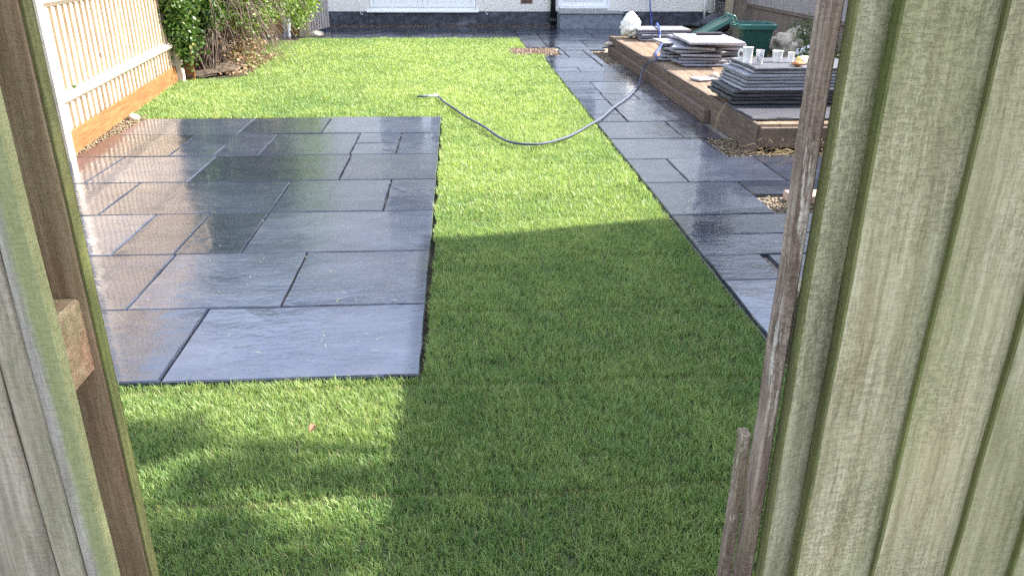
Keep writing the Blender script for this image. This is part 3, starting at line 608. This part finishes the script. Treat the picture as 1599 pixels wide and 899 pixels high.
ob('ivy_leaves', leaves(np.concatenate([ivy, ivy[::2] + .03]), .047, 'ivy', 2, asp=.8), bush)
prv = np.concatenate([blob((.40, 1.5, .78), (.42, .6, .26), 2600, 5), blob((.36, .85, .66), (.28, .45, .15), 900, 23), blob((.2, .3, .72), (.2, .3, .12), 350, 24), blob((.42, .55, .60), (.25, .4, .16), 700, 25), blob((.62, 2.3, .72), (.32, .5, .24), 1800, 17), blob((.50, 3.0, .68), (.36, .7, .33), 2600, 6), blob((.3, 2.4, 1.5), (.7, 1.4, .7), 5200, 7), blob((.48, 3.35, .40), (.10, .25, .22), 300, 8), blob((.4, 2.2, 2.4), (.7, 1.2, .6), 2500, 14)])
ob('light_leaves', leaves(prv, .055, 'privet', 3, asp=.5), bush)
g = np.random.default_rng(12); dl = np.concatenate([blob((.22, .65, .22), (.32, .7, .2), 950, 21, .2), np.stack([g.uniform(-.15, .55, 900), g.uniform(-.45, 1.5, 900), g.uniform(.02, .07, 900)], 1)])
dl[:, 2] = np.maximum(dl[:, 2], .03); ob('dead_leaves', leaves(dl, .045, 'deadleaf', 4, asp=.6), bush)
ob('root_soil', lump(.30, .62, .045, 'soil', 5, .4, 3), bush, (.05, .1, -.01))

hd = thing('hedge', 'low dark green hedge running up to the left fence', 'hedge', (-2.95, 3.3, -.05)); V = []; F = []
for i in range(26):
    y0 = -2.0 + i * .16; add_tube(spline([(r.uniform(-.05, .05), y0, 0), (r.uniform(-.12, .12), y0 + r.uniform(-.1, .1), .45), (r.uniform(-.2, .2), y0 + r.uniform(-.12, .12), .9)], 3), [.016, .014, .012, .010, .008, .006, .004], 5)
ob('stems', me_from('stems', V, F, 'twig', True), hd)
ob('foliage', leaves(np.concatenate([blob((0, -2.0 + i * .32, .55), (.24, .3, .45), 620, 300 + i, .3) for i in range(14)]), .05, 'ivy', 77, asp=.6), hd)
# ------------------------------------------------------------------ right boundary fence
fr = thing('boundary_fence', 'shaded brown boundary fence on the right behind the green bin', 'fence', (5.45, 4.6, 0), R(0))
fbm = box(.02, .148, .44, 'fence_far', .002); fum = box(.02, .146, 1.5, 'fence_far_grey', .002)
for i in range(72): ob('board', fbm, fr, (random.uniform(-.003, .003), i * .15, -.03))
for i in range(72): ob('upper_board', fum, fr, (-.055 + random.uniform(-.002, .002), i * .15, .425))
for i in range(5): ob('rail', box(.05, 2.55, .05, 'fence_far', .003), fr, (-.02, 1.35 + i * 2.6, .372))
for i in range(5): ob('post', box(.1, .1, 2.0, 'fence_far', .004), fr, (.07, .1 + i * 2.6, -.05))
op = thing('corner_post', 'stained brown corner post between the house and right fence', 'post', (5.05, 15.2, -.05))
ob('post', box(.12, .12, 1.7, 'post_old', .005), op); ob('board', box(.32, .02, 1.6, 'fence_far', .003), op, (.23, .02, 0))

# ------------------------------------------------------------------ deck
dk = thing('deck', 'low brown timber deck holding the stacked slabs', 'deck', (2.13, 5.52, 0), R(-.35))
DZ = .20; DL = 6.1
for i in range(9):
    v = []; f = []; wdt = .138; g_ = 9       # grooved board profile
    prof = [(-wdt / 2, 0)] + [(-wdt / 2 + wdt * (j / (2 * g_)), .027 - (.003 if j % 2 and 0 < j < 2 * g_ else 0)) for j in range(2 * g_ + 1)] + [(wdt / 2, 0)]
    if i == 0:
        for y in (0, DL): v += [(x, y, z) for x, z in prof]
        k = len(prof)
        for j in range(k): f.append((j, (j + 1) % k, k + (j + 1) % k, k + j)[::-1])
        f.append(tuple(range(k))); f.append(tuple(reversed(range(k, 2 * k)))); dbm = me_from('deck board', v, f, 'deck')
    ob('deck_board', dbm, dk, (.105 + i * .1435, random.uniform(0, .012), DZ - .027 + random.uniform(-.001, .001)))
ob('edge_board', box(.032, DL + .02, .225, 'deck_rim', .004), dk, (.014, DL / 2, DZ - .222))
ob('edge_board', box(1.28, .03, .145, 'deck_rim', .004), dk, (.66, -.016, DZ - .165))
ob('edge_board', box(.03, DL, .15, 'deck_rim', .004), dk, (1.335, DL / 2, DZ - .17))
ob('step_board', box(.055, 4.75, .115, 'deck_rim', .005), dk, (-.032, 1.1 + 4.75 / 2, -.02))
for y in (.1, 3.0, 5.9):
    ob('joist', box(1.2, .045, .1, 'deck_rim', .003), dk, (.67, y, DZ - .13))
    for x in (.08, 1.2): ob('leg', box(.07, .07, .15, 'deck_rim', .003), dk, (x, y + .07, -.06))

# ------------------------------------------------------------------ stacked slabs on the deck
ORD = ['topmost', 'second from the top', 'third from the top', 'fourth from the top', 'fifth from the top', 'sixth from the top', 'seventh from the top', 'eighth from the top', 'ninth from the top', 'tenth from the top', 'eleventh from the top', 'twelfth from the top', 'lowest']
def stackslab(cx, cy, ztop, sx, sy, t, rz, mat, label, group, seed, tilt=(0, 0)):
    return ob('stone_slab', slabmesh(sx, sy, t, mat, seed, .010, .085, .008), None, (cx, cy, ztop), (R(tilt[0]), R(tilt[1]), R(rz)), label=label, category='slab', group=group, kind='thing')
base = stackslab(2.62, 5.66 + .28, DZ + .024, .98, .62, .024, .5, 'slate_dark', 'dark weathered slab lying flat on the near end of the deck', 'slabs laid on the deck', 900)
z = DZ + .0255; n_ = 11; sl_ = []
for i in range(n_):
    t = .024 if i > 3 else .026; z += t + .0018
    dark = i < 4
    x0 = 2.14 + random.uniform(-.012, .012) + (.0 if dark else .055 + .010 * (i - 4) * (1 if i % 2 else .6)) + random.uniform(-.008, .008) + (.03 if i >= 9 else 0)
    yf = 6.13 + (-.005 if dark else -.045) + random.uniform(-.006, .006)
    if i == n_ - 1: yf -= .02; x0 += .01
    sl_.append((x0 + .45, yf + .305, z, .90, .61, t, random.uniform(-.7, .7), 'slate_dark' if dark else ('slate_mid' if i == n_ - 1 else 'slate_dry')))
for i, a in enumerate(sl_):
    o_ = n_ - 1 - i; nm_ = 'lowest' if i == 0 else ORD[o_]
    stackslab(*a, f'{"black" if i < 4 else "grey"} slate slab, {nm_} in the neat stack carrying the cups', 'slabs in the neat near stack', 300 + i)
NT_ = z            # top of near stack
# middle stack: three loose columns and two big slabs across them
cols = [(2.50, 9.08, 6, .36, .46, -10), (2.60, 8.66, 6, .46, .40, -7), (2.92, 8.90, 6, .38, .46, 6)]
cn = ['left', 'front', 'right']
mid_top = 0
for c_i, (cx, cy, k, sx, sy, rz) in enumerate(cols):
    z = DZ + .001
    for i in range(k):
        t = .026; z += t + .008
        if c_i == 1 and i < 2: z -= .005
        stackslab(cx + random.uniform(-.06, .06), cy + random.uniform(-.05, .05), z, sx + random.uniform(-.04, .08), sy, t, rz + random.uniform(-14, 14), 'slate_dry',
                  f'slate slab, {"lowest" if i == 0 else ORD[k - 1 - i]} of the {cn[c_i]} pile in the untidy middle stack', 'slabs in the untidy middle stack', 400 + c_i * 20 + i, (random.uniform(-.9, .9), random.uniform(-.9, .9)))
    mid_top = max(mid_top, z)
z = mid_top + .033; stackslab(2.76, 9.16, z, .62, .62, .026, 5, 'slate_dry', 'pale slab at the back, half covered by the large slab on the middle stack', 'slabs in the untidy middle stack', 481)
z += .031; stackslab(2.70, 8.74, z, .58, .90, .028, -3, 'slate_dry', 'large pale slab lying on top of the middle stack', 'slabs in the untidy middle stack', 480)
stackslab(2.80, 9.02, z + .030, .30, .09, .026, -2, 'slate_dark', 'small dark offcut resting on top of the middle stack', 'slab offcuts', 482)
# far stack
z = DZ + .001
for i in range(5):
    t = .026; z += t + .004
    stackslab(2.80 + random.uniform(-.03, .03), 11.20 + random.uniform(-.03, .03), z, .64 if i < 4 else .72, .55, t, random.uniform(-5, 3), 'slate_dry', f'slate slab, {"lowest" if i == 0 else ORD[4 - i]} in the small far stack near the white bag', 'slabs in the far stack', 500 + i)
stackslab(2.33, 7.55, DZ + .024, .20, .17, .022, 20, 'slate_dry', 'broken grey offcut lying alone on the deck boards', 'slab offcuts', 520)
ob('pebble', lump(.045, .04, .03, 'stone', 8, .25, 2), None, (2.46, 7.62, DZ), label='small pale stone on the deck between two stacks', category='stone')
ob('pebble', lump(.05, .055, .035, 'stone', 9, .25, 2), None, (-2.77, 6.95, -.03), label='white stone at the left corner of the patio by the fence', category='stone')
ob('mortar_lump', lump(.07, .05, .03, 'stone', 11, .4, 2), None, (2.10, 11.3, .095), label='pale mortar lump on the far corner of the deck step', category='rubble')

# ------------------------------------------------------------------ cups and bits on the near stack
def cup(loc, r0, r1, h, mat, label, handle=False):
    n = 20; v = []; f = []; prof = [(0, 0), (r0, 0), (r0, .004), (r1, h), (r1 + .002, h + .001), (r1 - .003, h), (r0 - .003, .008), (0, .008)]
    for rr, z in prof:
        for j in range(n): v.append((rr * math.cos(2 * math.pi * j / n), rr * math.sin(2 * math.pi * j / n), z))
    for i in range(len(prof) - 1):
        for j in range(n): f.append((i * n + j, i * n + (j + 1) % n, (i + 1) * n + (j + 1) % n, (i + 1) * n + j))
    if not handle: return ob('cup', me_from('cup', v, f, mat, True), None, loc, label=label, category='cup', group='cups on the near stack')
    t = thing('mug', label, 'cup', loc, 0, 'cups on the near stack'); ob('body', me_from('cup', v, f, mat, True), t)
    ob('handle', tube(spline([(-r1 + .002, 0, h * .85), (-r1 - .03, 0, h * .8), (-r1 - .032, 0, h * .4), (-r0 + .001, 0, h * .25)], 4), .006, mat, 6), t); return t
cup((2.305, 6.36, NT_ + .001), .034, .040, .118, 'white', 'tall white mug with a handle, leftmost on the near slab stack', True)
cup((2.375, 6.28, NT_ + .001), .026, .033, .105, 'clear', 'clear plastic cup standing between the two white cups')
cup((2.565, 6.40, NT_ + .001), .033, .042, .085, 'white', 'white cup standing alone right of the clear cup')
yb = thing('plastic_bottle', 'yellow and white plastic bottle lying on the slab stack by the post', 'bottle', (2.66, 6.22, NT_ + .034), R(24))
ob('body', tube([(0, 0, 0), (.01, 0, 0), (.10, 0, 0), (.125, 0, .004), (.14, 0, .005)], [.024, .031, .031, .018, .012], 'yellow', 12), yb)
ob('cap', tube([(.14, 0, .005), (.165, 0, .006)], .014, 'white', 10), yb); ob('label_band', tube([(.025, 0, 0), (.07, 0, 0)], .0318, 'white', 12), yb)
ob('rag', lump(.05, .035, .018, 'cloth', 4, .35, 3), None, (2.63, 6.14, NT_), label='crumpled orange rag beside the yellow bottle', category='rag')
cup((2.665, 6.37, NT_ + .001), .022, .026, .075, 'white', 'small white pot behind the yellow bottle')

# ------------------------------------------------------------------ white bag, bin, sacks, shrub
bg_ = ob('white_bag', lump(.13, .17, .16, 'bag', 2, .28, 4, .15, 1.4), None, (2.40, 11.36, DZ), label='crumpled white bag at the far end of the deck', category='bag')
bn = thing('green_bin', 'dark green plastic bin with its lid hanging open on the left', 'bin', (3.72, 10.2, -.04), R(-4))
def tub(prof, n=8, mat='bin', sq=.62):
    v = []; f = []; k = 4 * n
    for hx, hy, z in prof:
        for j in range(k):
            a = 2 * math.pi * (j + .5) / k; c_, s_ = math.cos(a), math.sin(a); e = .28
            v.append((hx * math.copysign(abs(c_) ** e, c_), hy * math.copysign(abs(s_) ** e, s_), z))
    for i in range(len(prof) - 1):
        for j in range(k): f.append((i * k + j, i * k + (j + 1) % k, (i + 1) * k + (j + 1) % k, (i + 1) * k + j))
    f.append(tuple(reversed(range(k)))); return me_from('tub', v, f, mat, False)
ob('body', tub([(.165, .16, 0), (.17, .165, .03), (.225, .22, .50), (.218, .213, .50), (.16, .155, .05)]), bn)
ob('rim', tub([(.226, .221, .475), (.25, .245, .48), (.255, .25, .53), (.245, .24, .542), (.22, .215, .54), (.218, .213, .505)], mat='bin_rim'), bn)
ld = ob('lid', box(.46, .36, .03, 'bin', .008), bn, (-.50, .0, .475), (0, R(-29), 0))
ob('lid_rim', box(.47, .03, .05, 'bin_rim', .006), ld, (0, -.182, -.01)); ob('lid_rim', box(.47, .03, .05, 'bin_rim', .006), ld, (0, .182, -.01))
for y in (-.15, .15):
    hg = ob('hinge', tube(spline([(-.25, y, .52), (-.32, y, .53), (-.345, y, .60), (-.29, y, .635), (-.25, y, .56)], 4), .012, 'bin_rim', 6), bn)
ob('handle', tube([(-.30, -.17, .63), (-.30, .17, .63)], .014, 'bin_rim', 8), bn)
for s, (x, y, rx, ry, rz, m, lb) in enumerate([(4.24, 10.35, .22, .28, .22, 'sack', 'cream rubble sack slumped right of the green bin'), (4.36, 9.72, .22, .18, .17, 'bag', 'dirty white sheeting heaped in front of the cream sack'), (4.62, 10.9, .2, .2, .22, 'sack', 'second cream sack behind the leafy plant')]):
    ob('sack', lump(rx, ry, rz, m, 20 + s, .3, 4, .2, 1.6), None, (x, y, -.05), label=lb, category='sack', group='rubble sacks by the bin')
ob('black_sack', lump(.26, .2, .18, 'black_sack', 31, .2, 3, .3), None, (4.62, 14.55, -.04), label='black rubble sack slumped against the house plinth', category='sack')
g = np.random.default_rng(40)
for s, (x, y, h, lb) in enumerate([(4.50, 10.25, .5, 'dark leafy shrub beside the cream sack and post'), (4.25, 9.35, .34, 'straggly grey green weed in front of the rubble sack')]):
    pl = thing('shrub', lb, 'shrub', (x, y, -.05)); V = []; F = []
    for i in range(22):
        a = g.uniform(0, 6.28); d = g.uniform(.05, .26); add_tube(spline([(0, 0, 0), (math.cos(a) * d * .4, math.sin(a) * d * .4, h * .6), (math.cos(a) * d, math.sin(a) * d, h * g.uniform(.7, 1.1))], 3), [.005, .005, .004, .004, .003, .003, .002][:7], 4)
    ob('stems', me_from('stems', V, F, 'twig', True), pl)
    ob('foliage', leaves(blob((0, 0, h * .68), (.27, .27, h * .45), 900, 50 + s), .055, 'ivy', 60 + s, asp=.3), pl)

# ------------------------------------------------------------------ hoses
hp = [(-.20, 7.83), (-.13, 7.46), (-.04, 7.16), (.06, 6.82), (.19, 6.39), (.31, 5.96), (.42, 5.79), (.56, 5.74), (.71, 5.84), (.87, 6.03), (1.08, 6.45)]
rh = random.Random(5); pts = [(x + rh.uniform(-.008, .008), y + rh.uniform(-.01, .01), .020) for x, y in hp] + [(1.23, 6.75, .016), (1.41, 7.2, .015), (1.65, 7.73, .015), (1.76, 8.02, .016), (1.93, 8.5, .03), (2.04, 8.86, .10), (2.09, 8.84, .19), (2.16, 8.80, .222), (2.21, 8.86, .216), (2.24, 9.02, .216)]
hs = thing('garden_hose', 'grey blue hose curving across the lawn and path up onto the deck', 'hose', (0, 0, 0))
ob('pipe', tube(spline(pts, 7), .0095, 'hose', 8), hs)
ob('connector', tube([(-.20, 7.83, .024), (-.235, 7.835, .024), (-.24, 7.835, .024), (-.30, 7.835, .022)], [.018, .018, .013, .013], 'white', 10), hs)
ob('nozzle', tube([(-.30, 7.835, .022), (-.40, 7.81, .02)], [.011, .008], 'hose', 8), hs)
ob('blue_hose', tube(spline([(3.60, 15.50, 1.1), (3.61, 15.47, .5), (3.66, 15.40, .06), (3.60, 15.2, .012), (3.25, 14.0, .012), (2.98, 12.6, .012), (2.88, 11.85, .16), (2.82, 11.56, .37), (2.76, 11.2, .372), (2.71, 10.91, .367), (2.69, 10.80, .25), (2.62, 10.4, .214), (2.46, 9.9, .214), (2.32, 9.45, .214), (2.24, 9.05, .218)], 7), .0135, 'hose_blue', 8), label='bright blue hose dropping down the house wall to the far stack', category='hose')

# ------------------------------------------------------------------ dry grass at deck corner, leaves on the lawn
g = np.random.default_rng(77); V = []; F = []
for i in range(110):
    x0, y0 = g.uniform(2.12, 2.8), g.uniform(5.37, 5.49); a = g.uniform(-3.0, .1); d = g.uniform(.04, .17) * (1 + (g.random() < .15)); h = g.uniform(.005, .06) + (g.random() < .12) * .07
    add_tube([(x0, y0, .0), (x0 + math.cos(a) * d * .5, y0 + math.sin(a) * d * .45 + .01, h), (x0 + math.cos(a) * d, y0 + math.sin(a) * d * .8, h * .9 + .004)], [.0013, .0011, .0006], 3)
ob('dry_grass', me_from('dry grass', V, F, 'straw'), kind='stuff', label='dry straw tuft at the near corner of the deck', category='weeds')
V = []; F = []; add_tube(spline([(2.13, 6.15, .21), (2.08, 6.1, .24), (2.02, 6.06, .15), (1.99, 6.02, .06)], 4), .002, 4)
ob('straw_stalk', me_from('stalk', V, F, 'straw'), label='single dry stalk hanging over the deck edge', category='stalk')
for s, (x, y, lb) in enumerate([(-.47, 2.05, 'brown fallen leaf on the sunlit lawn in front of the patio')]):
    lm = me_from('leaf', [(0, 0, 0), (.012, .012, .008), (.028, .002, .004), (.012, -.012, .009), (.02, .011, .010), (.02, -.010, .012)], [(0, 1, 4, 2), (0, 2, 5, 3)], plain('dead leaf', (.24, .11, .055), .8))
    ob('fallen_leaf', lm, None, (x, y, .006), (.2, -.3, 1 + s), label=lb, category='leaf')

# ------------------------------------------------------------------ left gate leaf (double boarded)
lg = thing('left_gate', 'weathered grey and mossy double boarded gate side on the left', 'gate', (-.457, .82, 0))
GH = 1.85
def lp(name, x0, x1, y0, y1, z0, z1, mat, seed, wob=.0012):
    return ob(name, plank(x1 - x0, y1 - y0, z1 - z0, mat, 16, wob, seed), lg, ((x0 + x1) / 2 + .457, y0 - .82, z0))
m3 = ob('board', plank(.0345, .018, GH, 'board_edge', 16, .0008, 1), lg, (-.0172, 0, .03))
for v in m3.data.vertices: v.co.x -= .0172
m3.location.x = 0
lp('board', -.5265, -.4925, .8215, .838, .03, 1.88, 'board_grey', 2, .0012)
lp('board', -.650, -.528, .8225, .838, .03, 1.88, 'board_grey', 3, .0022)
lp('board', -.775, -.652, .8225, .838, .03, 1.88, 'board_grey', 4, .0018)
lp('board', -.90, -.777, .8225, .838, .03, 1.88, 'board_grey', 14, .0018)
lp('rear_board', -.590, -.457, .909, .933, .0, 1.9, 'board_inner', 5, .001)
lp('rear_board', -.73, -.594, .909, .930, .0, 1.9, 'board_inner', 6, .001)
lp('rear_board', -.90, -.734, .909, .930, .0, 1.9, 'board_inner', 15, .001)
lp('edge_strip', -.4568, -.4545, .9095, .932, .0, 1.9, 'board_olive', 16, .0004)
for z in (.18, .858, 1.55): ob('rail', box(.43, .068, .1, 'rail_end', .004), lg, (-.222, .0535, z))
lg2 = ob('post', box(.1, .1, 2.0, 'board_grey', .005), lg, (-.50, .06, -.05))

# ------------------------------------------------------------------ right gate leaf (featheredge)
rg = thing('right_gate', 'large weathered green featheredge gate on the right, nearest the viewer', 'gate', (.34, .75, 0))
xl = [.358, .399, .504, .605, .687, .79, .89, .99, 1.09, 1.19, 1.29]
th = [.019, .024, .016, .016, .016, .015, .015, .015, .015, .015]
for i in range(10):
    wd = xl[i + 1] - xl[i] + (.001 if i == 0 else .016)
    b = ob('board', feather(wd, th[i], .006, 1.84, 'board_green', 22, .0009, 50 + i, 'board_olive'), rg, (xl[i] - .34, -.0003, .03), (0, 0, 0))
ob('stile', plank(.0152, .029, 1.86, 'stile', 20, .0012, 80), rg, (.3485 - .34, -.005, .02))
ob('batten', plank(.0125, .019, .80, 'stile', 10, .0008, 81), rg, (.3350 - .34, .0235, .017))
for z in (.2, .92, 1.6): ob('rail', box(.94, .05, .09, 'board_grey', .004), rg, (.49, .0265, z))
ob('post', box(.1, .1, 2.0, 'board_grey', .005), rg, (1.02, .07, -.05))
for x, z in ((.410, .957), (.512, .951), (.618, .942), (.70, .945), (.415, 1.62), (.515, 1.61), (.62, 1.6)):
    ob('nail', tube([(0, -.0018, 0), (0, .004, 0)], .0032, 'metal', 8), rg, (x - .34, -.0165 + (x > .45) * .003, z))

# ------------------------------------------------------------------ shed and tree to the right of the gate: they shade the near lawn
sh = thing('garden_shed', 'dark timber garden shed behind the right gate', 'shed', (2.375, 1.95, -.05))
for i in range(14): ob('cladding', box(.02, 2.40, .148, 'fence_far', .002), sh, (.0, 1.2, i * .1475))
for i in range(14): ob('cladding', box(1.56, .02, .148, 'fence_far', .002), sh, (.80, 2.41, i * .1475)); ob('cladding', box(1.56, .02, .148, 'fence_far', .002), sh, (.80, -.012, i * .1475))
for i in range(14): ob('cladding', box(.02, 2.4, .148, 'fence_far', .002), sh, (1.59, 1.2, i * .1475))
ob('roof', box(1.68, 2.54, .03, 'felt', .004), sh, (.80, 1.2, 2.075), (0, R(-1.5), 0))
tr = thing('tree', 'slender garden tree standing behind the shed', 'tree', (5.0, 2.6, -.05)); V = []; F = []; r = random.Random(9)
CR = [(4.1, 3.21, 4.09, 0.12), (4.38, 3.28, 4.24, 0.09), (5.29, 3.25, 4.8, 0.09), (5.12, 3.23, 4.58, 0.06), (4.71, 3.02, 4.09, 0.04), (5.22, 3.12, 4.43, 0.04), (4.81, 2.9, 4.48, 0.15), (4.57, 2.73, 4.16, 0.13), (5.11, 2.84, 4.73, 0.15), (4.72, 2.62, 4.11, 0.1), (5.38, 2.15, 4.79, 0.24), (5.1, 2.09, 4.92, 0.24), (4.56, 1.96, 4.83, 0.24), (4.31, 1.9, 4.99, 0.24), (4.19, 1.88, 5.14, 0.24), (5.82, 1.55, 5.93, 0.36), (5.32, 0.69, 5.51, 0.36), (5.89, 1.18, 5.96, 0.36), (6.35, 1.32, 5.83, 0.36), (4.9, 1.54, 5.64, 0.36), (4.23, 1.3, 5.0, 0.36), (5.6, 1.52, 5.89, 0.36), (5.51, 1.34, 4.88, 0.36), (5.55, 1.22, 4.75, 0.36), (5.64, 1.99, 4.5, 0.24), (5.58, 1.98, 4.9, 0.24), (5.39, 1.94, 5.2, 0.24)]
trunk = [(0, 0, 0), (.06, .03, 1.6), (-.03, .05, 3.4), (.05, 0, 4.4), (.1, .0, 5.4)]
add_tube(spline(trunk, 5), [.12 - .005 * j for j in range(21)], 9)
for x_, y_, z_, r_ in CR:
    x_ -= 5.0; y_ -= 2.6; z0 = max(2.2, z_ - 1.4 - .3 * math.hypot(x_, y_)); add_tube(spline([(.02, .02, z0), (x_ * .55, y_ * .55, z0 + (z_ - z0) * .65), (x_, y_, z_)], 3), [.035, .03, .026, .021, .016, .012, .006], 5)
ob('trunk', me_from('trunk', V, F, 'twig', True), tr)
cr = np.concatenate([blob((x_ - 5.0, y_ - 2.6, z_ + .05), (r_, r_, r_ * .45), int(50 + 7000 * r_ * r_), 100 + i, .1, min(.05, r_ * .25)) for i, (x_, y_, z_, r_) in enumerate(CR)])
ob('crown', leaves(cr, .075, 'ivy', 90), tr)
